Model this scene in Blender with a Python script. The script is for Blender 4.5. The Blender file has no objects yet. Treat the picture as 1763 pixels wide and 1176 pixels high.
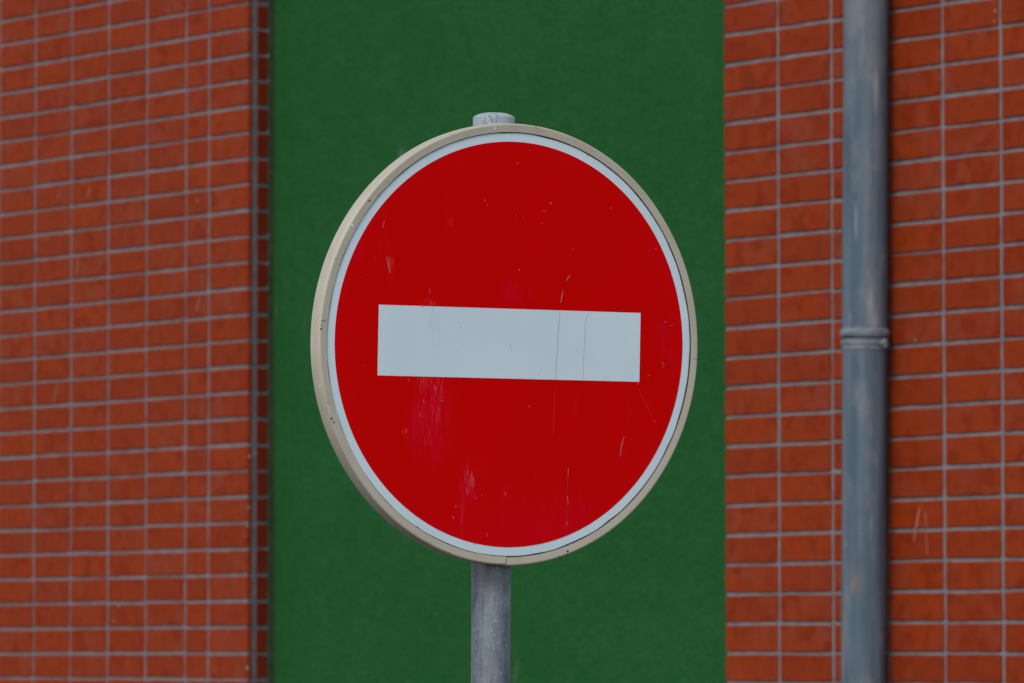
import bpy, math, random
from mathutils import Vector, Matrix, noise

random.seed(7)
R = math.radians
scene = bpy.context.scene
COL = scene.collection

# ------------------------------------------------------------------ camera
CAM_H = 1.65
F_PX = 9794.0                       # focal length in photograph pixels (200 mm on 36 mm)
PITCH, ROLL = R(3.10117), R(0.0475)
cam_d = bpy.data.cameras.new('camera')
cam_d.sensor_width = 36.0
cam_d.lens = 200.0
cam_d.clip_start = 0.1
cam_d.clip_end = 9000
cam_d.dof.use_dof = True
cam_d.dof.focus_distance = 8.03
cam_d.dof.aperture_fstop = 17.0
cam = bpy.data.objects.new('camera', cam_d)
COL.objects.link(cam)
cam.matrix_world = (Matrix.Translation((0, 0, CAM_H)) @ Matrix.Rotation(R(90) + PITCH, 4, 'X')
                    @ Matrix.Rotation(-ROLL, 4, 'Z'))
scene.camera = cam

# ------------------------------------------------------------------ light
SUN_DIR = Vector((-0.32, -0.67, 0.68)).normalized()      # towards the sun (bright overcast sky)
world = bpy.data.worlds.new('World')
scene.world = world
world.use_nodes = True
wn = world.node_tree
wn.nodes.clear()
sky = wn.nodes.new('ShaderNodeTexSky')
sky.sky_type = 'NISHITA'
sky.sun_disc = False
sky.sun_elevation = math.asin(SUN_DIR.z)
sky.sun_rotation = math.atan2(SUN_DIR.x, SUN_DIR.y)
sky.air_density = 1.0
sky.dust_density = 1.5
hs = wn.nodes.new('ShaderNodeHueSaturation')
hs.inputs['Saturation'].default_value = 0.62
bg = wn.nodes.new('ShaderNodeBackground')
bg.inputs['Strength'].default_value = 0.10
wo = wn.nodes.new('ShaderNodeOutputWorld')
wn.links.new(sky.outputs[0], hs.inputs['Color'])
wn.links.new(hs.outputs[0], bg.inputs['Color'])
wn.links.new(bg.outputs[0], wo.inputs['Surface'])

sun_d = bpy.data.lights.new('sun', 'SUN')
sun_d.energy = 1.0
sun_d.angle = R(24)
sun_d.color = (1.0, 0.97, 0.93)
sun = bpy.data.objects.new('sun', sun_d)
COL.objects.link(sun)
sun.location = (-5, -5, 12)
sun.rotation_euler = SUN_DIR.to_track_quat('Z', 'Y').to_euler()

scene.view_settings.view_transform = 'Standard'
scene.view_settings.look = 'None'
scene.view_settings.exposure = 0.80
scene.view_settings.gamma = 1.0
scene.render.resolution_x = 1024
scene.render.resolution_y = 683
scene.render.engine = 'CYCLES'

# ------------------------------------------------------------------ measuring helpers
def ray(x, y):
    """direction through a photograph pixel (1763 x 1176)"""
    cx, cy = x - 881.5, -(y - 588.0)
    c, s = math.cos(ROLL), math.sin(ROLL)
    X, Y = c * cx - s * cy, s * cx + c * cy
    return Vector((X, F_PX * math.cos(PITCH) - Y * math.sin(PITCH),
                   F_PX * math.sin(PITCH) + Y * math.cos(PITCH))) / F_PX

CAMP = Vector((0, 0, CAM_H))

def project(p):
    d = p - CAMP
    yc = d.y * math.cos(PITCH) + d.z * math.sin(PITCH)
    zc = -d.y * math.sin(PITCH) + d.z * math.cos(PITCH)
    cx, cy = F_PX * d.x / yc, F_PX * zc / yc
    c, s = math.cos(ROLL), math.sin(ROLL)
    return 881.5 + c * cx + s * cy, 588 - (-s * cx + c * cy)

# the facade: local x runs along the wall to the right, local y into the wall, z up
WALL_TH = R(34.9375)
WALL_Z0 = 16.46673
WALL_M = Matrix.Translation((0, WALL_Z0, 0)) @ Matrix.Rotation(WALL_TH - R(90), 4, 'Z')
WALL_I = WALL_M.inverted()

def on_wall(x, y, depth=0.0):
    """pixel -> facade coordinates, on the plane local y = depth"""
    o = WALL_I @ CAMP
    d = WALL_I.to_3x3() @ ray(x, y)
    t = (depth - o.y) / d.y
    p = o + d * t
    return p

# the sign plate: local x to the right, local y backwards, z up
SIGN_C = CAMP + ray(880.94, 592.94) * 8.02729
A_, RO_, TI_ = 0.541173, -0.0027077, 0.0427117
r_ = Vector((math.cos(A_), math.sin(A_), 0)); n_ = Vector((math.sin(A_), -math.cos(A_), 0)); u_ = Vector((0, 0, 1))
u2 = math.cos(TI_) * u_ + math.sin(TI_) * n_
n2 = math.cos(TI_) * n_ - math.sin(TI_) * u_
r3 = math.cos(RO_) * r_ - math.sin(RO_) * u2
u3 = math.cos(RO_) * u2 + math.sin(RO_) * r_
b3 = -n2
SIGN_M = Matrix(((r3.x, b3.x, u3.x, SIGN_C.x), (r3.y, b3.y, u3.y, SIGN_C.y),
                 (r3.z, b3.z, u3.z, SIGN_C.z), (0, 0, 0, 1)))
SIGN_I = SIGN_M.inverted()

def on_sign(x, y):
    o = SIGN_I @ CAMP
    d = SIGN_I.to_3x3() @ ray(x, y)
    t = -o.y / d.y
    p = o + d * t
    return p.x, p.z

# ------------------------------------------------------------------ object helpers
class MB:
    def __init__(self):
        self.v, self.f = [], []

    def add(self, vs, fs):
        o = len(self.v)
        self.v += [tuple(v) for v in vs]
        self.f += [tuple(i + o for i in f) for f in fs]

    def box(self, x0, x1, y0, y1, z0, z1):
        self.add([(x0, y0, z0), (x1, y0, z0), (x1, y1, z0), (x0, y1, z0),
                  (x0, y0, z1), (x1, y0, z1), (x1, y1, z1), (x0, y1, z1)],
                 [(0, 3, 2, 1), (4, 5, 6, 7), (0, 1, 5, 4), (1, 2, 6, 5), (2, 3, 7, 6), (3, 0, 4, 7)])

    def cbox(self, x0, x1, y0, y1, z0, z1, c):
        """box with chamfered edges"""
        xs, ys, zs = (x0, x1), (y0, y1), (z0, z1)
        mx, my, mz = (x0 + x1) / 2, (y0 + y1) / 2, (z0 + z1) / 2
        import itertools
        pts = []
        for ix, iy, iz in itertools.product((0, 1), repeat=3):
            sx, sy, sz = (1 - 2 * ix) * c, (1 - 2 * iy) * c, (1 - 2 * iz) * c
            X, Y, Z = xs[ix], ys[iy], zs[iz]
            pts += [(X, Y + sy, Z + sz), (X + sx, Y, Z + sz), (X + sx, Y + sy, Z)]
        import bmesh
        bm = bmesh.new()
        for p in pts:
            bm.verts.new(p)
        r = bmesh.ops.convex_hull(bm, input=bm.verts)
        bm.verts.index_update()
        self.add([v.co[:] for v in bm.verts], [[v.index for v in f.verts] for f in bm.faces])
        bm.free()

    def lathe(self, prof, n, cx=0.0, cy=0.0, a0=0.0, a1=2 * math.pi, closed=True):
        """profile of (radius, z) revolved about the z axis"""
        full = abs(a1 - a0 - 2 * math.pi) < 1e-6
        m = n if full else n + 1
        vs = []
        for i in range(m):
            a = a0 + (a1 - a0) * i / n
            for r, z in prof:
                vs.append((cx + r * math.cos(a), cy + r * math.sin(a), z))
        k = len(prof)
        fs = []
        for i in range(n):
            j = (i + 1) % m
            for q in range(k - 1):
                fs.append((i * k + q, j * k + q, j * k + q + 1, i * k + q + 1))
        self.add(vs, fs)

    def build(self, name, mat, parent=None, smooth=False, mtx=None, bevel=0.0):
        me = bpy.data.meshes.new(name)
        me.from_pydata(self.v, [], self.f)
        me.validate()
        if smooth:
            me.shade_smooth()
        me.materials.append(mat)
        return link(name, me, parent, mtx)


def link(name, data, parent=None, mtx=None):
    o = bpy.data.objects.new(name, data)
    COL.objects.link(o)
    if parent is not None:
        o.parent = parent
    if mtx is not None:
        o.matrix_local = mtx
    return o


def tag(o, label=None, cat=None, group=None, kind=None):
    for k, v in (('label', label), ('category', cat), ('group', group), ('kind', kind)):
        if v:
            o[k] = v
    return o


def auto_smooth(o, ang=35):
    me = o.data
    me.shade_smooth()
    me.set_sharp_from_angle(angle=R(ang))

# ------------------------------------------------------------------ node helpers
class NT:
    def __init__(self, name, rough=0.6, spec=0.3):
        self.m = bpy.data.materials.new(name)
        self.m.use_nodes = True
        self.t = self.m.node_tree
        self.b = self.t.nodes['Principled BSDF']
        self.b.inputs['Roughness'].default_value = rough
        self.b.inputs['Specular IOR Level'].default_value = spec
        self.tc = self.n('ShaderNodeTexCoord')

    def n(self, k, **kw):
        x = self.t.nodes.new(k)
        for a, v in kw.items():
            setattr(x, a, v)
        return x

    def put(self, sock, v):
        if hasattr(v, 'is_output'):
            self.t.links.new(v, sock)
        elif isinstance(v, (tuple, list)):
            sock.default_value = tuple(v) + ((1.0,) if sock.type == 'RGBA' and len(v) == 3 else ())
        else:
            sock.default_value = v

    def math(self, op, a, b=0.0, c=0.0, clamp=False):
        x = self.n('ShaderNodeMath', operation=op, use_clamp=clamp)
        self.put(x.inputs[0], a); self.put(x.inputs[1], b); self.put(x.inputs[2], c)
        return x.outputs[0]

    def vmath(self, op, a, b=(0, 0, 0)):
        x = self.n('ShaderNodeVectorMath', operation=op)
        self.put(x.inputs[0], a); self.put(x.inputs[1], b)
        return x.outputs[0]

    def noise(self, co, scale, detail=3, rough=0.55, dist=0.0):
        x = self.n('ShaderNodeTexNoise')
        self.put(x.inputs['Vector'], co)
        x.inputs['Scale'].default_value = scale
        x.inputs['Detail'].default_value = detail
        x.inputs['Roughness'].default_value = rough
        x.inputs['Distortion'].default_value = dist
        return x.outputs['Fac']

    def ramp(self, v, a, b, lo=0.0, hi=1.0):
        x = self.n('ShaderNodeMapRange', clamp=True, interpolation_type='SMOOTHSTEP')
        self.put(x.inputs['Value'], v)
        for k, q in (('From Min', a), ('From Max', b), ('To Min', lo), ('To Max', hi)):
            self.put(x.inputs[k], q)
        return x.outputs['Result']

    def mix(self, f, a, b):
        x = self.n('ShaderNodeMix', data_type='RGBA')
        self.put(x.inputs[0], f); self.put(x.inputs[6], a); self.put(x.inputs[7], b)
        return x.outputs[2]

    def scaled(self, co, s):
        return self.vmath('MULTIPLY', co, s)

    def color(self, c):
        self.put(self.b.inputs['Base Color'], c)

    def bump(self, h, strength, dist):
        x = self.n('ShaderNodeBump')
        x.inputs['Strength'].default_value = strength
        x.inputs['Distance'].default_value = dist
        self.put(x.inputs['Height'], h)
        self.t.links.new(x.outputs[0], self.b.inputs['Normal'])

    def gauss(self, co_xyz, x0, z0, sx, sz, amp=1.0, ang=0.0):
        """soft elliptical spot on the local x-z plane"""
        X, Z = co_xyz
        dx = self.math('SUBTRACT', X, x0)
        dz = self.math('SUBTRACT', Z, z0)
        if ang:
            c, s = math.cos(ang), math.sin(ang)
            dx, dz = (self.math('ADD', self.math('MULTIPLY', dx, c), self.math('MULTIPLY', dz, s)),
                      self.math('SUBTRACT', self.math('MULTIPLY', dz, c), self.math('MULTIPLY', dx, s)))
        a = self.math('MULTIPLY', dx, 1 / sx); b = self.math('MULTIPLY', dz, 1 / sz)
        q = self.math('ADD', self.math('MULTIPLY', a, a), self.math('MULTIPLY', b, b))
        e = self.math('POWER', 2.718, self.math('MULTIPLY', q, -1.0))
        return self.math('MULTIPLY', e, amp)

    def xz(self):
        s = self.n('ShaderNodeSeparateXYZ')
        self.t.links.new(self.tc.outputs['Object'], s.inputs[0])
        return s.outputs[0], s.outputs[2]

    def addall(self, L):
        r = L[0]
        for q in L[1:]:
            r = self.math('ADD', r, q)
        return r

# ------------------------------------------------------------------ materials
def tile_material(name, island, dark=False):
    M = NT(name, 0.6, 0.08)
    if island:
        g = M.n('ShaderNodeNewGeometry')
        rnd = g.outputs['Random Per Island']
    else:
        g = M.n('ShaderNodeObjectInfo')
        rnd = g.outputs['Random']
    off = M.n('ShaderNodeCombineXYZ')
    M.put(off.inputs[0], M.math('MULTIPLY', rnd, 37.0)); M.put(off.inputs[1], M.math('MULTIPLY', rnd, 91.0))
    co = M.vmath('ADD', M.tc.outputs['Object'], off.outputs[0])
    mott = M.noise(co, 9.0, 3, 0.5)
    fine = M.noise(co, 60.0, 4, 0.6)
    streak = M.noise(M.scaled(co, (70.0, 1.0, 7.0)), 1.0, 3, 0.6)
    rnd2 = M.math('FRACT', M.math('MULTIPLY', rnd, 7.13))
    rnd3 = M.math('FRACT', M.math('MULTIPLY', rnd, 23.7))
    if dark:
        A, B, P = (0.125, 0.014, 0.003), (0.10, 0.012, 0.003), (0.13, 0.018, 0.006)  # return tiles: shade of the right-facing side put into a darker red
    else:
        A, B, P = (0.235, 0.0300, 0.0040), (0.208, 0.0262, 0.0048), (0.212, 0.0385, 0.0165)
    base = M.mix(M.ramp(rnd2, 0.1, 0.9), A, B)
    # pale bloom lies on some tiles in soft patches
    lvl = M.ramp(rnd3, 0.0, 1.0, 0.10, -0.08)
    pal = M.ramp(M.math('ADD', mott, M.math('MULTIPLY', lvl, -1.0)), 0.46, 0.72)
    c = M.mix(M.math('MULTIPLY', pal, 0.8), base, P)
    deep = M.ramp(M.noise(co, 14.0, 2, 0.5), 0.54, 0.66)
    c = M.mix(M.math('MULTIPLY', deep, 0.85), c, (A[0] * 0.86, A[1] * 0.68, A[2] * 0.4))
    st = M.ramp(streak, 0.68, 0.80)
    c = M.mix(M.math('MULTIPLY', st, 0.22), c, (0.34, 0.15, 0.11))
    c = M.mix(M.ramp(M.noise(co, 28.0, 4, 0.6), 0.38, 0.7, 0.0, 0.38), c, (0.11, 0.016, 0.007))
    M.color(c)
    M.put(M.b.inputs['Roughness'], M.ramp(fine, 0.3, 0.7, 0.5, 0.68))
    M.bump(fine, 0.25, 0.002)
    return M.m

MAT_TILE = tile_material('red_glazed_tile', False)
MAT_TILE_STUFF = tile_material('red_glazed_tile_field', True)
MAT_TILE_EDGE = tile_material('shaded_red_tile', False, True)

M = NT('grey_mortar', 0.9, 0.15)
nz = M.noise(M.tc.outputs['Object'], 22.0, 5, 0.6)
gr = M.noise(M.tc.outputs['Object'], 260.0, 3, 0.6)
c = M.mix(M.ramp(nz, 0.3, 0.7), (0.150, 0.138, 0.148), (0.216, 0.199, 0.207))
c = M.mix(M.ramp(gr, 0.4, 0.75, 0.0, 0.35), c, (0.11, 0.095, 0.10))
M.color(c); M.bump(gr, 0.6, 0.003)
MAT_MORTAR = M.m

M = NT('shaded_mortar', 0.8, 0.15)  # corner mortar with its right-facing shade put into the colour
nz = M.noise(M.tc.outputs['Object'], 45.0, 4, 0.6)
M.color(M.mix(M.ramp(nz, 0.3, 0.7), (0.090, 0.095, 0.112), (0.128, 0.131, 0.146)))
MAT_MORTAR_SHADE = M.m

M = NT('pale_mortar_splash', 0.9, 0.1)
M.color((0.20, 0.175, 0.12))
MAT_SPLASH = M.m

M = NT('green_painted_render', 0.8, 0.03)
co = M.tc.outputs['Object']
big = M.noise(co, 1.6, 4, 0.6)
mid = M.noise(co, 14.0, 4, 0.65)
fin = M.noise(co, 85.0, 4, 0.65)
c = M.mix(M.ramp(big, 0.3, 0.7), (0.0120, 0.079, 0.0195), (0.0165, 0.088, 0.026))
c = M.mix(M.ramp(mid, 0.35, 0.72, 0.0, 0.6), c, (0.023, 0.090, 0.030))
c = M.mix(M.ramp(fin, 0.40, 0.68, 0.0, 0.55), c, (0.008, 0.058, 0.013))
xz = M.xz()
def wall_spot(px, py, sx, sz, amp, ang=0.0):
    p = on_wall(px, py, 0.099)
    return M.gauss(xz, p.x, p.z, sx, sz, amp, ang)
scuff = M.math('MULTIPLY', M.addall([wall_spot(886, 1158, 0.010, 0.034, 0.40, -0.25), wall_spot(693, 266, 0.012, 0.016, 0.8),
                 wall_spot(476, 533, 0.008, 0.02, 0.35)]),
               M.ramp(M.noise(co, 90.0, 2), 0.3, 0.6, 0.4, 1.0), clamp=True)
c = M.mix(scuff, c, (0.11, 0.15, 0.11))
M.color(c); M.bump(M.math('ADD', fin, M.math('MULTIPLY', mid, 1.5)), 0.6, 0.006)
MAT_GREEN = M.m

M = NT('shaded_green_edge', 0.85, 0.1)  # side reveal, its shade painted as a darker green
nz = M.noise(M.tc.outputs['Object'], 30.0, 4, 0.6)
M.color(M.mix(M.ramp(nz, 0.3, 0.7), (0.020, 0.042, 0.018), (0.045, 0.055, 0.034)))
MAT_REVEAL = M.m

M = NT('concrete_coping', 0.85, 0.2)
M.color(M.mix(M.noise(M.tc.outputs['Object'], 8.0, 5, 0.6), (0.26, 0.25, 0.24), (0.38, 0.37, 0.35)))
MAT_COPING = M.m

M = NT('asphalt', 0.9, 0.2)
nz = M.noise(M.tc.outputs['Object'], 120.0, 4, 0.7)
M.color(M.mix(nz, (0.045, 0.044, 0.043), (0.10, 0.096, 0.09))); M.bump(nz, 0.5, 0.01)
MAT_ASPHALT = M.m
M = NT('paving_concrete', 0.9, 0.2)
nz = M.noise(M.tc.outputs['Object'], 20.0, 5, 0.7)
M.color(M.mix(nz, (0.22, 0.20, 0.18), (0.34, 0.31, 0.28)))
MAT_PAVE = M.m

# zinc drainpipe: weathered, streaked along its length
M = NT('weathered_zinc', 0.6, 0.15)
co = M.tc.outputs['Object']
str1 = M.noise(M.scaled(co, (28.0, 28.0, 1.6)), 1.0, 4, 0.6)
pat = M.noise(M.scaled(co, (14.0, 14.0, 5.0)), 1.0, 5, 0.6)
fin = M.noise(co, 90.0, 3, 0.6)
c = M.mix(M.ramp(str1, 0.32, 0.68), (0.064, 0.097, 0.130), (0.116, 0.152, 0.185))
c = M.mix(M.ramp(pat, 0.46, 0.66, 0.0, 0.75), c, (0.165, 0.180, 0.195))
c = M.mix(M.ramp(M.noise(M.scaled(co, (40.0, 40.0, 4.0)), 1.0, 4, 0.65), 0.60, 0.74, 0.0, 0.8), c, (0.27, 0.275, 0.31))
c = M.mix(M.ramp(M.noise(co, 13.0, 3, 0.5), 0.70, 0.77, 0.0, 0.55), c, (0.20, 0.14, 0.085))
c = M.mix(M.ramp(fin, 0.5, 0.8, 0.0, 0.3), c, (0.055, 0.07, 0.085))
xz = M.xz()
def pipe_spot(px, py, wx, wz, amp):
    a = WALL_M @ on_wall(px, py, -0.12); b = WALL_M @ on_wall(1491.8 - 6.2 * py / 1176, py, -0.072)
    return M.gauss(xz, a.x - b.x, a.z - 0.135, wx, wz, amp)
drip = M.addall([pipe_spot(1512, 140, 0.006, 0.035, 1.0), pipe_spot(1511, 175, 0.004, 0.03, 0.7), pipe_spot(1500, 520, 0.010, 0.035, 0.8), pipe_spot(1508, 552, 0.010, 0.025, 0.9),
                 pipe_spot(1501, 905, 0.005, 0.03, 0.8), pipe_spot(1506, 950, 0.005, 0.02, 0.6), pipe_spot(1455, 938, 0.004, 0.004, 1.2), pipe_spot(1510, 790, 0.006, 0.02, 0.6)])
drip = M.math('MULTIPLY', drip, M.ramp(pat, 0.35, 0.6, 0.4, 1.0), clamp=True)
c = M.mix(M.math('MULTIPLY', drip, 0.75), c, (0.28, 0.29, 0.32))
rust = M.addall([pipe_spot(1467, 1008, 0.004, 0.018, 0.9), pipe_spot(1476, 1000, 0.014, 0.03, 0.35), pipe_spot(1496, 345, 0.008, 0.02, 0.4)])
c = M.mix(M.math('MINIMUM', rust, 1.0), c, (0.21, 0.155, 0.10))
M.color(c); M.bump(pat, 0.25, 0.003)
M.b.inputs['Metallic'].default_value = 0.15
MAT_PIPE = M.m
M = NT('pale_zinc_collar', 0.55, 0.2)
co = M.tc.outputs['Object']
nz = M.noise(M.scaled(co, (22.0, 22.0, 60.0)), 1.0, 4, 0.6)
M.color(M.mix(M.ramp(nz, 0.35, 0.68), (0.100, 0.130, 0.150), (0.185, 0.212, 0.238)))
MAT_COLLAR = M.m

# galvanised post
M = NT('galvanised_steel', 0.5, 0.35)
co = M.tc.outputs['Object']
spg = M.noise(M.scaled(co, (60.0, 60.0, 22.0)), 1.0, 5, 0.65)
strk = M.noise(M.scaled(co, (95.0, 95.0, 2.5)), 1.0, 4, 0.6)
spk = M.noise(M.scaled(co, (420.0, 420.0, 190.0)), 1.0, 2, 0.5)
c = M.mix(M.ramp(spg, 0.3, 0.72), (0.074, 0.097, 0.120), (0.170, 0.200, 0.225))
c = M.mix(M.ramp(strk, 0.48, 0.70, 0.0, 0.55), c, (0.215, 0.243, 0.265))
c = M.mix(M.ramp(strk, 0.42, 0.28, 0.0, 0.5), c, (0.085, 0.098, 0.115))
c = M.mix(M.ramp(spk, 0.60, 0.70, 0.0, 0.5), c, (0.40, 0.43, 0.44))
c = M.mix(M.ramp(spk, 0.24, 0.18, 0.0, 0.7), c, (0.05, 0.05, 0.05))
xz = M.xz()
zs = SIGN_C.z - 0.315
st = M.addall([M.gauss(xz, 0.004, zs - 0.02, 0.016, 0.010, 0.8, -0.5), M.gauss(xz, -0.006, zs, 0.008, 0.03, 0.8),
               M.gauss(xz, -0.006, zs - 0.145, 0.004, 0.012, 0.7)])
st = M.math('MULTIPLY', st, M.ramp(spg, 0.3, 0.6, 0.35, 1.0), clamp=True)
c = M.mix(M.math('MULTIPLY', st, 0.75), c, (0.12, 0.115, 0.115))
M.color(c); M.b.inputs['Metallic'].default_value = 0.15
M.bump(strk, 0.12, 0.001)
MAT_GALV = M.m

M = NT('grey_plastic_cap', 0.45, 0.35)
co = M.tc.outputs['Object']
g1 = M.noise(M.scaled(co, (190.0, 190.0, 90.0)), 1.0, 4, 0.7)
xz = M.xz()
patch = M.addall([M.gauss(xz, -0.007, 0.003, 0.010, 0.012, 1.0), M.gauss(xz, 0.005, 0.0, 0.003, 0.010, 0.8)])
c = M.mix(M.math('MULTIPLY', M.ramp(g1, 0.48, 0.62), M.math('MINIMUM', patch, 1.0)), (0.300, 0.350, 0.390), (0.07, 0.06, 0.06))
M.color(c)
MAT_CAP = M.m

# cream plastic edging of the sign
M = NT('cream_plastic_edging', 0.42, 0.35)
co = M.tc.outputs['Object']
d1 = M.noise(co, 11.0, 4, 0.6)
d2 = M.noise(co, 70.0, 3, 0.6)
c = M.mix(M.ramp(d1, 0.35, 0.7), (0.425, 0.392, 0.318), (0.388, 0.350, 0.266))
c = M.mix(M.math('MULTIPLY', M.ramp(d2, 0.69, 0.75), 0.75), c, (0.13, 0.075, 0.045))
c = M.mix(M.math('MULTIPLY', M.ramp(M.noise(co, 40.0, 2, 0.5), 0.73, 0.76), 0.8), c, (0.75, 0.73, 0.69))
M.color(c)
MAT_RIM = M.m
M = NT('rim_grime_and_shade', 0.8, 0.1)  # dirt spots, and the painted shadow of the rim's inner gap
M.color((0.07, 0.055, 0.045))
MAT_GRIME_SHADE = M.m

def white_sheet(name):
    M = NT(name, 0.4, 0.15)
    co = M.tc.outputs['Object']
    gr = M.noise(co, 900.0, 2, 0.5)
    lo = M.noise(co, 9.0, 3, 0.5)
    xz = M.xz()
    c = M.mix(M.ramp(lo, 0.3, 0.7), (0.515, 0.630, 0.685), (0.552, 0.662, 0.712))
    c = M.mix(M.ramp(gr, 0.4, 0.7, 0.0, 0.22), c, (0.43, 0.54, 0.605))
    def sp(px, py, wx, wz, amp):
        x, z = on_sign(px, py)
        return M.gauss(xz, x, z, wx, wz, amp)
    rub = M.addall([sp(744, 560, 0.006, 0.028, 0.6), sp(752, 590, 0.012, 0.022, 0.35), sp(742, 528, 0.008, 0.006, 0.7)])
    rub = M.math('MULTIPLY', rub, M.ramp(M.noise(M.scaled(co, (260, 1, 60)), 1.0, 4, 0.7), 0.42, 0.66), clamp=True)
    c = M.mix(M.math('MULTIPLY', rub, 0.8), c, (0.43, 0.43, 0.42))
    sp_ = M.noise(co, 230.0, 1, 0.5)
    c = M.mix(M.ramp(sp_, 0.815, 0.84, 0.0, 0.7), c, (0.16, 0.15, 0.15))
    M.color(c)
    return M.m
MAT_WHITE = white_sheet('white_reflective_sheet')

M = NT('red_reflective_film', 0.4, 0.01)
co = M.tc.outputs['Object']
xz = M.xz()
lo = M.noise(M.scaled(co, (9.0, 1.0, 5.0)), 1.0, 4, 0.6)
st1 = M.noise(M.scaled(co, (130.0, 1.0, 17.0)), 1.0, 5, 0.65, 0.6)
st2 = M.noise(M.scaled(co, (270.0, 1.0, 34.0)), 1.0, 5, 0.72)
RED, PINK, PALE = (0.520, 0.0012, 0.0004), (0.570, 0.0030, 0.024), (0.64, 0.22, 0.21)
c = M.mix(M.ramp(lo, 0.35, 0.72), RED, (0.540, 0.0014, 0.001))
# the ink is thinner towards the rim at the lower edge
X, Z = xz
low = M.gauss(xz, 0.02, -0.34, 0.26, 0.11, 0.8)
edge = M.ramp(M.math('SQRT', M.math('ADD', M.math('MULTIPLY', X, X), M.math('MULTIPLY', Z, Z))), 0.255, 0.287, 0.0, 0.35)
c = M.mix(M.math('MAXIMUM', low, edge), c, (0.555, 0.0018, 0.007))
def sp(px, py, wx, wz, amp, ang=0.0):
    x, z = on_sign(px, py)
    return M.gauss(xz, x, z, wx / 1050.0, wz / 1220.0, amp, ang)
rub = M.addall([sp(745, 690, 26, 50, 1.0), sp(718, 735, 16, 40, 0.7), sp(745, 770, 20, 40, 0.5), sp(806, 838, 11, 30, 1.0),
                sp(668, 430, 5, 45, 0.8, 0.12), sp(655, 425, 3, 16, 0.5), sp(772, 365, 4, 26, 0.8, 0.1), sp(888, 502, 24, 22, 0.8),
                sp(988, 697, 6, 17, 0.9), sp(870, 848, 6, 14, 0.7), sp(795, 880, 4, 34, 0.5), sp(925, 820, 5, 9, 0.6),
                sp(1140, 575, 16, 24, 0.55), sp(1150, 610, 10, 14, 0.5), sp(1120, 432, 6, 20, 0.45), sp(1083, 712, 4, 24, 0.5),
                sp(1068, 775, 6, 22, 0.6), sp(740, 522, 14, 9, 0.8), sp(940, 895, 40, 40, 0.4), sp(1000, 880, 30, 50, 0.35),
                sp(870, 905, 30, 26, 0.35), sp(620, 430, 8, 20, 0.35)])
pk = M.math('MULTIPLY', M.math('MULTIPLY', rub, 0.8), M.ramp(st1, 0.42, 0.60, 0.05, 1.0), clamp=True)
c = M.mix(pk, c, PINK)
hard = M.addall([sp(742, 665, 7, 22, 1.2), sp(726, 656, 5, 16, 0.9), sp(755, 672, 7, 24, 0.8), sp(698, 742, 4, 10, 0.7), sp(806, 830, 10, 20, 1.0), sp(672, 455, 4, 18, 0.7),
                 sp(738, 521, 12, 5, 1.0), sp(745, 720, 26, 50, 0.22), sp(774, 385, 3, 10, 0.7), sp(795, 890, 3, 24, 0.5)])
wh = M.math('MULTIPLY', hard, M.ramp(st2, 0.50, 0.68), clamp=True)
c = M.mix(M.math('MULTIPLY', wh, 0.5), c, PALE)
chips = M.ramp(M.noise(M.scaled(co, (150.0, 1.0, 120.0)), 1.0, 1, 0.5), 0.795, 0.825)
c = M.mix(M.math('MULTIPLY', chips, 0.6), c, (0.64, 0.25, 0.25))
M.color(c)
MAT_RED = M.m

def plain(name, c, rough=0.6, spec=0.2, metal=0.0):
    M = NT(name, rough, spec)
    nz = M.noise(M.tc.outputs['Object'], 140.0, 3, 0.6)
    M.color(M.mix(M.ramp(nz, 0.35, 0.7, 0.0, 0.4), c, tuple(q * 0.7 for q in c)))
    M.b.inputs['Metallic'].default_value = metal
    return M.m
MAT_SCR_PALE = plain('pale_scratch', (0.54, 0.18, 0.18))
MAT_SCR_FAINT = plain('faint_red_scratch', (0.56, 0.02, 0.035))
MAT_SCR_DARK = plain('dark_scratch', (0.38, 0.44, 0.48))
MAT_SCR_DEEP = plain('dark_red_scratch', (0.28, 0.02, 0.02))
MAT_BOLT = plain('zinc_bolt', (0.35, 0.36, 0.37), 0.4, 0.5, 0.6)
MAT_CHALK = plain('chalky_wall_scratch', (0.32, 0.16, 0.12))

# ------------------------------------------------------------------ ground
me = MB()
me.add([(-3000, -3000, 0), (3000, -3000, 0), (3000, 3000, 0), (-3000, 3000, 0)], [(0, 1, 2, 3)])
g = me.build('road', MAT_ASPHALT); tag(g, kind='structure')
m = MB()
m.cbox(-14.0, 14.0, -1.7, -0.004, -0.2, 0.13, 0.012)
m.cbox(-14.0, 14.0, -1.856, -1.704, -0.2, 0.136, 0.02)
g = m.build('pavement', MAT_PAVE, mtx=WALL_M); tag(g, kind='structure')

# ------------------------------------------------------------------ facade
COURSE = 0.081
TOP_Z = CAM_H + 1.69093                     # a bed joint level
K0 = int((TOP_Z - 0.14) / COURSE)           # courses below it, down to the pavement
K1 = 22                                     # courses above it
JOINT = 0.0106
WALL_TOP = TOP_Z + K1 * COURSE
WALL_BOT = TOP_Z - K0 * COURSE
JOINT_X = 0.0145
MORTAR_Y = 0.0055
RECESS = 0.099

uL = [on_wall(x, 600).x for x in (318.0, 357.5)]
uCornerTile = on_wall(425.5, 600).x         # right end of the last front tile of the left wall
uCorner = uCornerTile - 0.0035           # mortar plane of the return
uRight = on_wall(1247.5, 600).x             # left end of the right wall
PITCH_X = 0.23596
left_joints = [-2.75314 + PITCH_X * k for k in range(4)] + [uL[0], uL[1], uCornerTile + JOINT_X / 2]
left_joints = [-2.75314 - PITCH_X * k for k in range(14, 0, -1)] + left_joints
right_joints = [uRight - JOINT_X / 2] + [1.25996 + PITCH_X * k for k in range(0, 16)]


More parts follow.
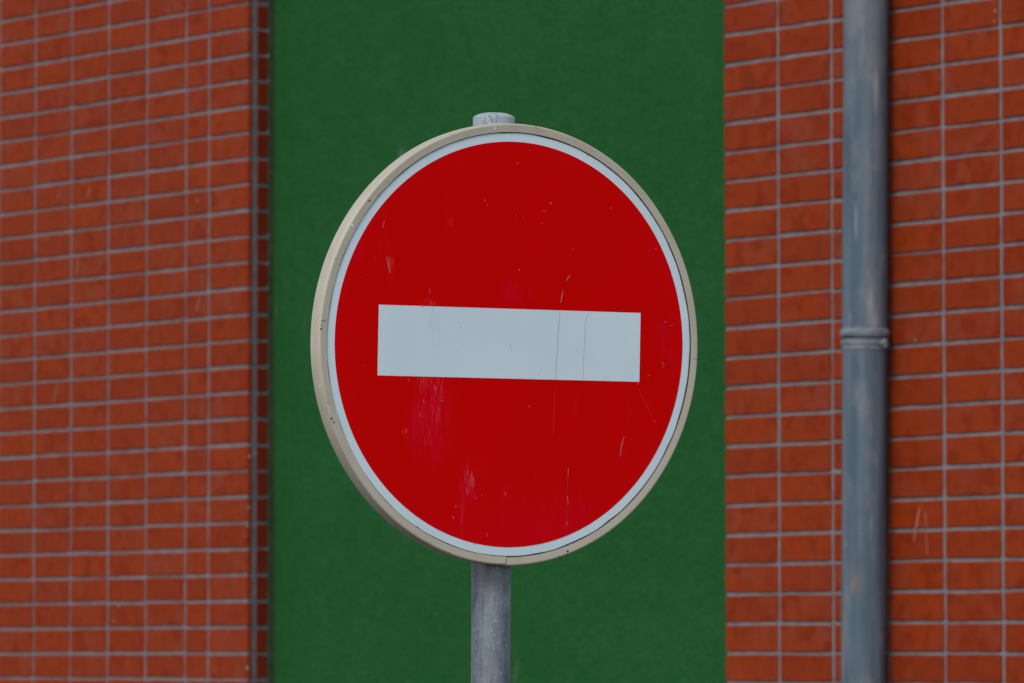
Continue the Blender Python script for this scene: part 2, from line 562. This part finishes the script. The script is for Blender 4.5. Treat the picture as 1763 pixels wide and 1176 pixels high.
def tile_mesh(w, h, seed, mat, name='tile', depth=0.016):
    """brick-sized tile, front at y = 0, slightly wavy arrises and eased edges"""
    rng = random.Random(seed)
    nx = 4
    ring = []
    def j(a=0.0009):
        return rng.uniform(-a, a)
    for i in range(nx):
        ring.append((-w / 2 + w * i / nx + (j() if i == 0 else 0), -h / 2 + j(0.0011)))
    ring.append((w / 2 + j(), -h / 2 + j()))
    ring.append((w / 2 + j(), j() * 0))
    for i in range(nx):
        ring.append((w / 2 - w * i / nx + (j() if i == 0 else 0), h / 2 + j()))
    ring.append((-w / 2 + j(), h / 2 + j()))
    ring.append((-w / 2 + j(), 0.0))
    n = len(ring)
    vs = []
    for ins, y in ((0.0, depth), (0.0, 0.0022), (0.0006, 0.0007), (0.0024, 0.0)):
        for x, z in ring:
            sx = 1 - 2 * ins / w
            sz = 1 - 2 * ins / h
            vs.append((x * sx, y, z * sz))
    fs = []
    for k in range(3):
        for i in range(n):
            q = (i + 1) % n
            fs.append((k * n + i, k * n + q, (k + 1) * n + q, (k + 1) * n + i))
    fs.append(tuple(3 * n + i for i in range(n)))
    me = bpy.data.meshes.new(name)
    me.from_pydata(vs, [], fs)
    me.materials.append(mat)
    return me


def in_view(M_, pts):
    q = [project(M_ @ Vector(p)) for p in pts]
    xs = [a for a, b in q]; ys = [b for a, b in q]
    return max(xs) > 0 and min(xs) < 1763 and max(ys) > 0 and min(ys) < 1176


def mortar_sheet(x0, x1, y, z0, z1, sx=0.04, sz=0.0205):
    m = MB()
    nx = max(1, int((x1 - x0) / sx)); nz_ = max(1, int((z1 - z0) / sz))
    vs = []
    for k in range(nz_ + 1):
        for i in range(nx + 1):
            x = x0 + (x1 - x0) * i / nx; z = z0 + (z1 - z0) * k / nz_
            d = noise.noise((x * 9, 3.1, z * 9)) * 0.0012 + noise.noise((x * 40, 7.7, z * 40)) * 0.0010
            vs.append((x, y + d, z))
    fs = [(k * (nx + 1) + i, k * (nx + 1) + i + 1, (k + 1) * (nx + 1) + i + 1, (k + 1) * (nx + 1) + i)
          for k in range(nz_) for i in range(nx)]
    m.add(vs, fs)
    return m


def build_tiled_wall(label, joints, x0, x1, left):
    root = link('tiled_wall', None)
    root.matrix_world = WALL_M @ Matrix.Translation(((x0 + x1) / 2, 0.15, WALL_BOT))
    tag(root, label, 'wall')
    shift = Matrix.Translation((-(x0 + x1) / 2, -0.15, -WALL_BOT))
    def part(mb, name, mat, smooth=False):
        return mb.build(name, mat, root, smooth, shift)
    # mortar bed and the masonry behind it
    m = mortar_sheet(x0, x1 - 0.0035, MORTAR_Y, WALL_BOT - 0.05, WALL_TOP)
    bed = part(m, 'mortar_bed', MAT_MORTAR, True)
    m = MB(); m.box(x0, x1 - 0.0042, MORTAR_Y + 0.010, 0.40, 0.0, WALL_TOP)
    part(m, 'masonry', MAT_MORTAR)
    m = MB(); m.cbox(x0 - 0.02, x1 + 0.02, -0.04, 0.42, WALL_TOP + 0.001, WALL_TOP + 0.07, 0.006)
    part(m, 'coping', MAT_COPING)
    cache = {}
    stuff = MB()
    cand = []
    for k in range(-K1, K0):
        zc = TOP_Z - (k + 0.5) * COURSE
        for a, b in zip(joints[:-1], joints[1:]):
            if b < x0 - 0.01 or a > x1 + 0.01:
                continue
            w = b - a - JOINT_X
            xc = (a + b) / 2
            vis = in_view(WALL_M, [(xc + sx * w / 2, 0, zc + sz * 0.036) for sx in (-1, 1) for sz in (-1, 1)])
            cand.append((vis, xc, zc, w))
    nvis = 0
    for vis, xc, zc, w in cand:
        key = (round(w, 3), random.randrange(8))
        if key not in cache:
            cache[key] = tile_mesh(w, COURSE - JOINT, hash(key) % 9973, MAT_TILE)
        jx, jy, jz = random.gauss(0, 0.0007), random.uniform(-0.0006, 0.0010), random.gauss(0, 0.0007)
        mt = (shift @ Matrix.Translation((xc + jx, jy, zc + jz)) @ Matrix.Rotation(random.gauss(0, 0.0035), 4, 'Y')
              @ Matrix.Rotation(random.gauss(0, 0.003), 4, 'X'))
        if vis and nvis < 300:
            nvis += 1
            link('tile', cache[key], root, mt)
        else:
            me = cache[key]
            sm = Matrix.Translation((xc + jx, jy, zc + jz))
            stuff.add([sm @ v.co for v in me.vertices], [tuple(p.vertices) for p in me.polygons])
    f = part(stuff, 'tile_field', MAT_TILE_STUFF)
    tag(f, kind='stuff')
    print('tiles in view', label[:24], nvis)
    return root, shift, part

LX0, RX1 = left_joints[0], right_joints[-1]
wl, shL, partL = build_tiled_wall('wall of small red brick tiles with a dark corner edge, left of the green panel',  # corner edge is dark from its shade, put into the colour
                                  left_joints, LX0, uCornerTile, True)
# the corner: a deep mortar notch, then a narrow tile return, both coloured darker for its shade
m = MB()
m.add([(uCorner, 0.0062, WALL_BOT - 0.05), (uCorner, RECESS - 0.021, WALL_BOT - 0.05),
       (uCorner, RECESS - 0.021, WALL_TOP), (uCorner, 0.0062, WALL_TOP)], [(0, 1, 2, 3)])
partL(m, 'corner_joint', MAT_MORTAR_SHADE)
RT0, RT1 = 0.0365, 0.0755
ret_cache = [tile_mesh(RT1 - RT0, COURSE - JOINT, 500 + i, MAT_TILE_EDGE, depth=0.0075) for i in range(5)]
for k in range(-K1, K0):
    zc = TOP_Z - (k + 0.5) * COURSE
    mt = (shL @ Matrix.Translation((uCorner + 0.0040 + random.uniform(-.0006, .0006), (RT0 + RT1) / 2, zc + random.gauss(0, .0006)))
          @ Matrix.Rotation(R(90), 4, 'Z'))
    link('edge_tile', ret_cache[random.randrange(5)], wl, mt)

wr, shR, partR = build_tiled_wall('wall of red brick tiles behind the grey drainpipe, right of the green panel',
                                  right_joints, uRight, RX1, False)

# small pale mortar splashes left on the tiles
def blob(mb, x, y, z, r, seed):
    rng = random.Random(seed)
    n = 7
    vs = [(x, y - r * 0.35, z)]
    for i in range(n):
        a = 2 * math.pi * i / n; q = r * rng.uniform(0.6, 1.15)
        vs.append((x + q * math.cos(a), y + 0.0005, z + q * math.sin(a)))
    mb.add(vs, [(0, 1 + i, 1 + (i + 1) % n) for i in range(n)])
sp_l, sp_r = MB(), MB()
for i, (px, py, r) in enumerate([(88, 739, 4), (118, 735, 3), (428, 785, 3.5), (427, 874, 3.5), (425, 905, 4), (421, 922, 3.5), (424, 1150, 5),
                  (361, 589, 3.5), (86, 868, 3), (203, 1042, 4), (195, 1068, 3), (312, 549, 3), (58, 528, 3), (438, 780, 3), (340, 345, 4)]):
    p = on_wall(px, py); blob(sp_l, p.x, 0.0, p.z, r * 0.0017, i)
for i, (px, py, r) in enumerate([(1322, 103, 4), (1326, 98, 3), (1663, 268, 3), (1575, 587, 3), (1714, 20, 4), (1713, 38, 3), (1319, 1023, 3), (1562, 664, 3)]):
    p = on_wall(px, py); blob(sp_r, p.x, 0.0, p.z, r * 0.0015, 50 + i)
rng = random.Random(3)
for k in range(-6, K0):
    if rng.random() < 0.5:
        z = TOP_Z - k * COURSE + rng.uniform(-.004, .004)
        vs = MB(); blob(vs, 0, 0, 0, rng.uniform(.003, .006), k + 99)
        sp_l.add([(uCorner + 0.0035 - v[1], 0.0765 + v[0], z + v[2]) for v in vs.v], [tuple(reversed(f)) for f in vs.f])
tag(partL(sp_l, 'mortar_splashes', MAT_SPLASH), kind='stuff')
tag(partR(sp_r, 'mortar_splashes', MAT_SPLASH), kind='stuff')

def ribbon(mb, pts, w, y0=-0.0003, th=0.0004):
    """a thin raised line through (x, z) points, tapered at its ends"""
    n = len(pts)
    L, Rr = [], []
    for i, (x, z) in enumerate(pts):
        a = pts[max(0, i - 1)]; b = pts[min(n - 1, i + 1)]
        dx, dz = b[0] - a[0], b[1] - a[1]
        l = math.hypot(dx, dz) or 1
        ww = w * (0.35 if i in (0, n - 1) else 1.0) / 2
        L.append((x - dz / l * ww, y0, z + dx / l * ww)); Rr.append((x + dz / l * ww, y0, z - dx / l * ww))
    vs = L + Rr + [(x, y0 + th, z) for x, _, z in L] + [(x, y0 + th, z) for x, _, z in Rr]
    fs = []
    for i in range(n - 1):
        fs += [(i, n + i, n + i + 1, i + 1), (i, i + 1, 2 * n + i + 1, 2 * n + i), (n + i + 1, n + i, 3 * n + i, 3 * n + i + 1)]
    mb.add(vs, fs)

for pts, w in (([(1583, 874), (1580, 890), (1576, 912), (1573, 933)], 0.006), ([(1592, 884), (1595, 908)], 0.005),
               ([(1594, 918), (1596, 955)], 0.003)):
    m = MB(); ribbon(m, [(on_wall(*q).x, on_wall(*q).z) for q in pts], w, -0.0008, 0.002)
    partR(m, 'scratch', MAT_CHALK)
for pts, w in (([(155, 322), (151, 340)], 0.010), ([(104, 322), (101, 342)], 0.007), ([(343, 512), (338, 535)], 0.011), ([(135, 447), (133, 468)], 0.008), ([(97, 662), (92, 690)], 0.008)):
    m = MB(); ribbon(m, [(on_wall(*q).x, on_wall(*q).z) for q in pts], w, -0.0006, 0.002)
    partL(m, 'scratch', MAT_CHALK)

# recessed green panel between the two walls
gx0, gx1 = uCorner + 0.004, uRight + 0.35
root = link('green_wall_panel', None)
root.matrix_world = WALL_M @ Matrix.Translation(((gx0 + gx1) / 2, RECESS, 0.0))
tag(root, 'smooth green painted wall panel recessed between the two red tiled walls', 'wall')
sh = Matrix.Translation((-(gx0 + gx1) / 2, -RECESS, 0.0))
m = MB()
nx, nz_ = 60, 90
vs = []
for k in range(nz_ + 1):
    for i in range(nx + 1):
        x = gx0 + (gx1 - gx0) * i / nx; z = WALL_TOP * k / nz_
        vs.append((x, RECESS + noise.noise((x * 1.3, 0, z * 1.3)) * 0.0035 + noise.noise((x * 5, 2, z * 5)) * 0.0012, z))
m.add(vs, [(k * (nx + 1) + i, k * (nx + 1) + i + 1, (k + 1) * (nx + 1) + i + 1, (k + 1) * (nx + 1) + i) for k in range(nz_) for i in range(nx)])
m.box(gx0 + 0.001, gx1, RECESS + 0.02, 0.38, 0.0, WALL_TOP - 0.01)
gp = m.build('render_face', MAT_GREEN, root, True, sh)
m = MB(); m.cbox(uCorner + 0.0005, uCorner + 0.0045, 0.0775, RECESS + 0.004, 0.0, WALL_TOP - 0.004, 0.0015)
m.build('side_reveal', MAT_REVEAL, root, False, sh)

# ------------------------------------------------------------------ drainpipe
PIPE_OFF = 0.072
pt = WALL_M @ on_wall(1491.8, 0, -PIPE_OFF)
pb = WALL_M @ on_wall(1485.6, 1176, -PIPE_OFF)
ax = (pt - pb).normalized()
base = pb - ax * ((pb.z - 0.135) / ax.z)
zc = ax
xc = Vector((1, 0, 0)); xc = (xc - zc * xc.dot(zc)).normalized(); yc = zc.cross(xc)
PM = Matrix(((xc.x, yc.x, zc.x, base.x), (xc.y, yc.y, zc.y, base.y), (xc.z, yc.z, zc.z, base.z), (0, 0, 0, 1)))
pipe = link('drainpipe', None); pipe.matrix_world = PM
tag(pipe, 'grey zinc drainpipe with a jointed collar running down the right tiled wall', 'drainpipe')
pj = WALL_M @ on_wall(1489, 577, -PIPE_OFF)
PX = (pj - CAMP).length / F_PX                       # metres per photograph pixel at the pipe
zj = (pj - base).dot(zc)                             # height of the bead
PR = 39.0 * PX
top_l = (WALL_TOP + 0.02 - base.z) / ax.z
def lathe_part(name, prof, parent=pipe, n=64, mat=MAT_PIPE, ang=40):
    m = MB(); m.lathe(prof, n)
    o = m.build(name, mat, parent)
    auto_smooth(o, ang)
    return o
lathe_part('upper_pipe', [(PR, zj + 4 * PX)] + [(PR + 0.0006 * math.sin(k * 1.7), zj + 4 * PX + (top_l - zj) * k / 12) for k in range(1, 13)])
lathe_part('lower_pipe', [(PR - 0.0012, 0.0)] + [(PR - 0.0012 + 0.0005 * math.sin(k * 2.1), (zj - 8 * PX) * k / 10) for k in range(1, 10)] + [(PR - 0.0012, zj - 8 * PX)])
b = [(PR - 0.004, zj + 13 * PX), (PR + 0.0005, zj + 12 * PX)]
for k in range(9):
    a = math.pi / 2 - math.pi * k / 8
    b.append((PR + 0.0004 + 4.2 * PX * max(0.0, math.cos(a)), zj + 2 * PX + 7.8 * PX * math.sin(a)))
b += [(PR - 0.0002, zj - 6.5 * PX), (PR - 0.004, zj - 7 * PX)]
lathe_part('socket_bead', b, ang=60, mat=MAT_COLLAR)
cb = [(PR - 0.006, zj - 9.5 * PX), (PR + 1.0 * PX, zj - 9.5 * PX), (PR + 2.3 * PX, zj - 11 * PX), (PR + 2.5 * PX, zj - 17.5 * PX), (PR + 1.5 * PX, zj - 19.5 * PX),
      (PR + 0.5 * PX, zj - 20.5 * PX), (PR + 0.5 * PX, zj - 25.5 * PX), (PR - 0.004, zj - 27 * PX)]
band = lathe_part('clamp_band', cb, ang=35, mat=MAT_COLLAR)
# the clamp's lug with its screw at the front right, and the stem into the wall behind
a = R(-42)
lm = Matrix.Rotation(a, 4, 'Z')
m = MB(); m.cbox(PR - 0.004, PR + 0.013, -0.006, 0.006, zj - 24 * PX, zj - 8.5 * PX, 0.002)
m.build('clamp_lug', MAT_COLLAR, pipe, False, lm)
m = MB(); m.lathe([(0.0, 0.016), (0.0035, 0.016), (0.0045, 0.0135), (0.0045, -0.012), (0.0, -0.012)], 12)
s = m.build('screw', MAT_BOLT, pipe, False, lm @ Matrix.Translation((PR + 0.007, 0, zj - 16 * PX)) @ Matrix.Rotation(R(90), 4, 'X'))
auto_smooth(s)
wn_dir = (PM.inverted().to_3x3() @ (WALL_M.to_3x3() @ Vector((0, 1, 0))))
ang = math.atan2(wn_dir.y, wn_dir.x)
m = MB(); m.lathe([(0.0, PR - 0.004), (0.006, PR - 0.004), (0.006, PIPE_OFF + 0.02), (0.0, PIPE_OFF + 0.02)], 16)
s = m.build('wall_stem', MAT_BOLT, pipe, False, Matrix.Translation((0, 0, zj - 16 * PX)) @ Matrix.Rotation(ang, 4, 'Z') @ Matrix.Rotation(R(90), 4, 'Y'))
auto_smooth(s)

# ------------------------------------------------------------------ the no-entry sign
# post axis: behind the plate, leaning a little as in the photograph
D_AX = 0.0525
pc = SIGN_C - n_ * D_AX
lean = Vector((0.0067, -0.012, 1.0)).normalized()
def post_at(z):
    return pc + lean * ((z - pc.z) / lean.z)
foot = post_at(0.0)
sign = link('no_entry_sign', None)
sign.location = foot
tag(sign, 'round red no entry sign with a white bar and cream rim on a grey post', 'road sign')
inv = Matrix.Translation(-foot)
zc = lean; xc = Vector((1, 0, 0)); xc = (xc - zc * xc.dot(zc)).normalized(); yc = zc.cross(xc)
POST_M = Matrix(((xc.x, yc.x, zc.x, 0), (xc.y, yc.y, zc.y, 0), (xc.z, yc.z, zc.z, 0), (0, 0, 0, 1)))
SPX = 8.07 / F_PX
# eight-sided post with eased corners
POST_R = 34.4 * SPX
prof = []
for k in range(8):
    a = R(-90 - 17.5 + 45 * k)
    for q in (-0.13, -0.065, 0.0, 0.065, 0.13):
        rr = POST_R * (1.012 - 0.42 * q * q)
        # flats lie between the eased corners
        prof.append((rr * math.cos(a + q * 0.9), rr * math.sin(a + q * 0.9)))
top_px = 207.5
top_z = (CAMP + ray(851, top_px) * 8.07).z
plen = (top_z - 0.0) / lean.z
m = MB()
n = len(prof); levels = 30
vs = [(x, y, -0.3 + (plen + 0.3) * k / levels) for k in range(levels + 1) for x, y in prof]
fs = [(k * n + i, k * n + (i + 1) % n, (k + 1) * n + (i + 1) % n, (k + 1) * n + i) for k in range(levels) for i in range(n)]
fs.append(tuple(range(levels * n, levels * n + n)))
m.add(vs, fs)
post = m.build('post', MAT_GALV, sign, False, POST_M)
auto_smooth(post, 30)
# domed cap
cr = 36.3 * SPX
m = MB()
hh = 5.6 * SPX
m.lathe([(cr - 0.004, -0.030), (cr, -0.030), (cr, -0.004), (cr, hh), (cr - 0.0004, hh + 0.0004), (cr * 0.93, hh + 2.6 * SPX), (cr * 0.80, hh + 5.2 * SPX), (cr * 0.62, hh + 7.4 * SPX),
         (cr * 0.42, hh + 8.5 * SPX), (cr * 0.2, hh + 8.9 * SPX), (0.0, hh + 9.0 * SPX)], 64)
cap = m.build('post_cap', MAT_CAP, sign, False, POST_M @ Matrix.Translation((0, 0, plen + 0.0005)))
auto_smooth(cap, 30)

PLATE = inv @ SIGN_M
# plate: the white sheeted disc; local y = 0 is its face
def disc(mb, r, y0, y1, n=180):
    vs = [(r * math.cos(2 * math.pi * i / n), y, r * math.sin(2 * math.pi * i / n)) for y in (y0, y1) for i in range(n)]
    fs = [tuple(range(n)), tuple(reversed(range(n, 2 * n)))] + [(i, n + i, n + (i + 1) % n, (i + 1) % n) for i in range(n)]
    mb.add(vs, fs)
m = MB(); disc(m, 0.3005, 0.0, 0.003)
plate = m.build('sign_plate', MAT_WHITE, sign, False, PLATE)
# red film with the bar's opening cut out, lying on the plate
RR = 0.28612
BX, BZ, BW, BH = -0.001526, 0.000862, 0.215585, 0.049383
def ring_face(mb, y, flip=False):
    n = 240
    outer = [(RR * math.cos(2 * math.pi * i / n), RR * math.sin(2 * math.pi * i / n)) for i in range(n)]
    inner = []
    for x, z in outer:
        t = 1 / max(abs(x) / BW, abs(z) / BH)
        inner.append((BX + x * t, BZ + z * t))
    # snap the four corners
    for sx in (-1, 1):
        for sz in (-1, 1):
            cx, cz = BX + sx * BW, BZ + sz * BH
            i = min(range(n), key=lambda q: (inner[q][0] - cx) ** 2 + (inner[q][1] - cz) ** 2)
            inner[i] = (cx, cz)
    vs = [(x, y, z) for x, z in outer] + [(x, y, z) for x, z in inner]
    fs = [(i, n + i, n + (i + 1) % n, (i + 1) % n) for i in range(n)]
    mb.add(vs, fs)
m = MB(); ring_face(m, -0.00025)
red = m.build('red_face', MAT_RED, plate)
sol = red.modifiers.new('thickness', 'SOLIDIFY'); sol.thickness = 0.0002; sol.offset = 0
m = MB(); m.box(BX - BW + 0.0002, BX + BW - 0.0002, -0.0003, -0.0001, BZ - BH + 0.0002, BZ + BH - 0.0002)
bar = m.build('white_bar', MAT_WHITE, plate)

# cream edging: a channel ring clipped round the plate, its ends meeting at the bottom
RO = 0.3114
rim_prof = [(0.2990, -0.0003), (0.2991, -0.0012), (0.2996, -0.0018), (0.3092, -0.0024), (0.3106, -0.0019), (RO, -0.0008), (RO + 0.0006, 0.004),
            (RO + 0.0007, 0.0070), (RO + 0.0001, 0.0073), (RO + 0.0001, 0.0079), (RO + 0.0008, 0.0082), (RO + 0.0008, 0.0118),
            (RO + 0.0001, 0.0121), (RO + 0.0001, 0.0127), (RO + 0.0007, 0.0130), (RO + 0.0006, 0.0166), (RO, 0.0169), (RO, 0.0175), (RO + 0.0005, 0.0178),
            (RO, 0.0232), (RO - 0.0016, 0.0246), (0.2990, 0.0246), (0.2990, 0.0040)]
GAP = R(0.14)
a_split = R(-90.6)
n = 300
vs = []
for i in range(n + 1):
    t = i / n
    a = a_split + GAP + (2 * math.pi - 2 * GAP) * t
    # the two ends do not quite line up
    dr = 0.0009 * math.exp(-t * 40) - 0.0005 * math.exp(-(1 - t) * 25) + 0.0005 * noise.noise((math.cos(a) * 3, math.sin(a) * 3, 0))
    for r, y in rim_prof:
        vs.append(((r + dr) * math.cos(a), y, (r + dr) * math.sin(a)))
k = len(rim_prof)
fs = [(i * k + q, i * k + q + 1, (i + 1) * k + q + 1, (i + 1) * k + q) for i in range(n) for q in range(k - 1)]
fs += [tuple(range(k)), tuple(reversed(range(n * k, n * k + k)))]
m = MB(); m.add(vs, fs)
rim = m.build('rim', MAT_RIM, sign, False, PLATE)
rim.data.materials.append(MAT_GRIME_SHADE)
for i in range(n):
    for q in (0, 1):                      # dirt and gap shadow painted on the inner lip
        rim.data.polygons[i * (k - 1) + q].material_index = 1
auto_smooth(rim, 22)
# back of the plate inside the channel
m = MB(); disc(m, 0.2985, 0.0035, 0.0055, 120)
m.build('plate_back', plain('grey_plate_back', (0.33, 0.34, 0.35), 0.5, 0.4, 0.5), sign, False, PLATE)
# dark line painting grime and gap shadow between rim and sheet
m = MB()
n = 300; vs = []
for i in range(n):
    a = 2 * math.pi * i / n
    w = max(0.0004, 0.0008 + 0.0010 * noise.noise((math.cos(a) * 9, math.sin(a) * 9, 4)))
    for r in (0.2990 - w, 0.2999):
        vs.append((r * math.cos(a), -0.0001, r * math.sin(a)))
m.add(vs, [(2 * i, 2 * i + 1, 2 * ((i + 1) % n) + 1, 2 * ((i + 1) % n)) for i in range(n)])
m.build('seam_grime_and_shade', MAT_GRIME_SHADE, plate)
# chips and specks of dirt beside the seam
def chip(px, py, r, seed, mat=MAT_GRIME_SHADE, name='chip', par=plate, y=-0.0003):
    x, z = on_sign(px, py)
    rng = random.Random(seed); q = 8
    vs = [(x, y - 0.0002, z)]
    for i in range(q):
        a = 2 * math.pi * i / q; rr = r * SPX * rng.uniform(0.5, 1.3)
        vs.append((x + rr * 1.1 * math.cos(a), y, z + rr * math.sin(a)))
    mm = MB(); mm.add(vs, [(0, 1 + (i + 1) % q, 1 + i) for i in range(q)])
    mm.build(name, mat, par)
for i, (px, py, r) in enumerate([(717, 908, 2.6), (720, 911, 2.2), (1117, 827, 2.4), (1119, 824, 1.6), (612, 792, 2.0), (614, 797, 1.6), (619, 805, 1.6), (924, 231, 1.8), (1012, 268, 1.0)]):
    chip(px, py, r, i)
for i, (px, py, r) in enumerate([(551, 566, 2.2), (552, 560, 1.6), (553, 552, 1.2), (635, 345, 1.8), (577, 445, 1.0), (569, 720, 2.0), (573, 727, 1.6), (563, 692, 1.2), (975, 949, 2.4), (772, 951, 1.6), (765, 949, 1.2)]):
    chip(px, py, r, 30 + i, MAT_GRIME_SHADE, 'dirt_spot', rim, -0.0026)
for i, (px, py, r) in enumerate([(606, 388, 3.0), (851, 222, 2.0), (851, 219, 1.5)]):
    chip(px, py, r, 60 + i, MAT_WHITE, 'paint_speck', rim, -0.0026)

def scratch(pts, w_px, mat, par, y=-0.0007):
    mm = MB(); ribbon(mm, [on_sign(*q) for q in pts], w_px * SPX, y, 0.0003)
    mm.build('scratch', mat, par)
scratch([(963, 536), (962, 555), (960, 575), (959, 600), (957, 630), (956, 655)], 0.7, MAT_SCR_DARK, bar)
scratch([(961, 563), (960, 572)], 1.8, MAT_SCR_DARK, bar)
scratch([(1010, 540), (1007, 565), (1006, 590), (1004, 620), (1003, 656)], 0.45, MAT_SCR_DARK, bar)
scratch([(878, 594), (879, 603)], 0.9, MAT_SCR_DARK, bar)
scratch([(930, 630), (931, 639)], 0.9, MAT_SCR_DARK, bar)
scratch([(982, 474), (978, 478), (975, 484)], 1.3, MAT_SCR_PALE, red)
scratch([(969, 501), (967, 513), (965, 522)], 1.3, MAT_SCR_PALE, red)
scratch([(955, 665), (953, 720), (952, 748)], 0.8, MAT_SCR_FAINT, red)
scratch([(978, 804), (977, 830), (975, 845), (976, 870), (977, 900)], 0.9, MAT_SCR_DEEP, red)
scratch([(978, 806), (977, 820)], 1.3, MAT_SCR_PALE, red, -0.0009)
scratch([(976, 854), (977, 868)], 1.4, MAT_SCR_PALE, red, -0.0009)
scratch([(976, 900), (974, 905)], 1.6, MAT_SCR_PALE, red, -0.0009)
scratch([(1098, 668), (1112, 697), (1127, 727)], 0.8, MAT_SCR_FAINT, red)
scratch([(1074, 752), (1069, 770), (1067, 786)], 1.0, MAT_SCR_PALE, red)
scratch([(1138, 624), (1143, 627)], 1.5, MAT_SCR_PALE, red)
scratch([(1140, 632), (1144, 629)], 1.3, MAT_SCR_PALE, red)
scratch([(1154, 562), (1158, 560)], 1.2, MAT_SCR_PALE, red)
scratch([(1115, 648), (1118, 646)], 1.4, MAT_SCR_PALE, red)
scratch([(1096, 663), (1100, 660)], 1.0, MAT_SCR_PALE, red)
scratch([(1139, 593), (1146, 606)], 0.8, MAT_SCR_FAINT, red)
scratch([(662, 380), (659, 392)], 1.2, MAT_SCR_PALE, red)
scratch([(666, 442), (669, 456), (672, 470)], 1.4, MAT_SCR_PALE, red)
scratch([(645, 437), (645, 449)], 1.0, MAT_SCR_FAINT, red)
scratch([(650, 425), (653, 415)], 1.0, MAT_SCR_FAINT, red)
scratch([(739, 497), (741, 505)], 1.2, MAT_SCR_PALE, red)
scratch([(702, 652), (704, 656)], 1.2, MAT_SCR_PALE, red)
scratch([(728, 688), (730, 694)], 1.3, MAT_SCR_PALE, red)
scratch([(699, 738), (699, 745)], 1.4, MAT_SCR_PALE, red)
scratch([(722, 710), (724, 718)], 1.0, MAT_SCR_PALE, red)
scratch([(803, 838), (804, 852)], 1.3, MAT_SCR_PALE, red)
scratch([(815, 822), (815, 838)], 1.0, MAT_SCR_PALE, red)
scratch([(796, 868), (795, 885), (794, 910)], 0.9, MAT_SCR_FAINT, red)
scratch([(837, 918), (838, 924)], 1.3, MAT_SCR_PALE, red)
scratch([(869, 846), (870, 854)], 1.2, MAT_SCR_PALE, red)
for i, (px, py, r) in enumerate([(891, 281, 1.2), (912, 259, .8), (948, 350, 1.4), (937, 364, 1.2), (933, 384, .9), (1052, 359, 1.0), (888, 372, .8), (835, 345, 1.0), (839, 353, 1.0),
                                 (760, 690, 1.2), (784, 872, 1.2), (780, 891, 1.4), (819, 857, 1.0), (1126, 726, 1.2), (1129, 429, .9), (878, 594, .9), (728, 527, 1.4), (911, 700, 1.0), (816, 936, 1.2), (987, 430, .8)]):
    chip(px, py, r, 90 + i, MAT_SCR_PALE, 'chip', red, -0.0006)
for i, (px, py, r) in enumerate([(1007, 597, 1.3), (980, 601, 1.2)]):
    chip(px, py, r, 140 + i, plain('bright_chip', (0.75, 0.78, 0.8)), 'chip', bar, -0.0006)
for i, (px, py, r) in enumerate([(1074, 580, 1.0), (890, 538, .9), (774, 569, .9), (794, 563, 1.2), (1095, 626, .8)]):
    chip(px, py, r, 150 + i, MAT_SCR_DARK, 'chip', bar, -0.0006)
# hairline cracks across the rim on the right
for pts in ([(1196, 590), (1200, 592)], [(1192, 617), (1199, 620)], [(960, 955), (961, 960)], [(554, 553), (560, 550)]):
    mm = MB(); ribbon(mm, [on_sign(*q) for q in pts], 0.9 * SPX, -0.0028, 0.0006)
    mm.build('crack', MAT_GRIME_SHADE, rim)

# two clamps hold the plate to the post
for dz in (-0.17, 0.17):
    z0 = pc.z + dz
    c0 = post_at(z0) - foot
    cm = Matrix.Translation(c0) @ Matrix.Rotation(A_, 4, 'Z')
    m = MB(); m.lathe([(POST_R + 0.0006, -0.012), (POST_R + 0.003, -0.012), (POST_R + 0.003, 0.012), (POST_R + 0.0006, 0.012)], 40)
    m.cbox(-0.055, 0.055, -POST_R - 0.016, -POST_R - 0.0005, -0.016, 0.016, 0.002)
    cl = m.build('clamp', MAT_GALV, sign, False, cm)
    auto_smooth(cl, 35)
    for sx in (-1, 1):
        m = MB(); m.lathe([(0, -POST_R + 0.006), (0.006, -POST_R + 0.006), (0.006, -POST_R - 0.002), (0.0, -POST_R - 0.002)], 6)
        m.build('bolt', MAT_BOLT, cl, False, Matrix.Translation((sx * 0.044, 0, 0)) @ Matrix.Rotation(R(-90), 4, 'X'))
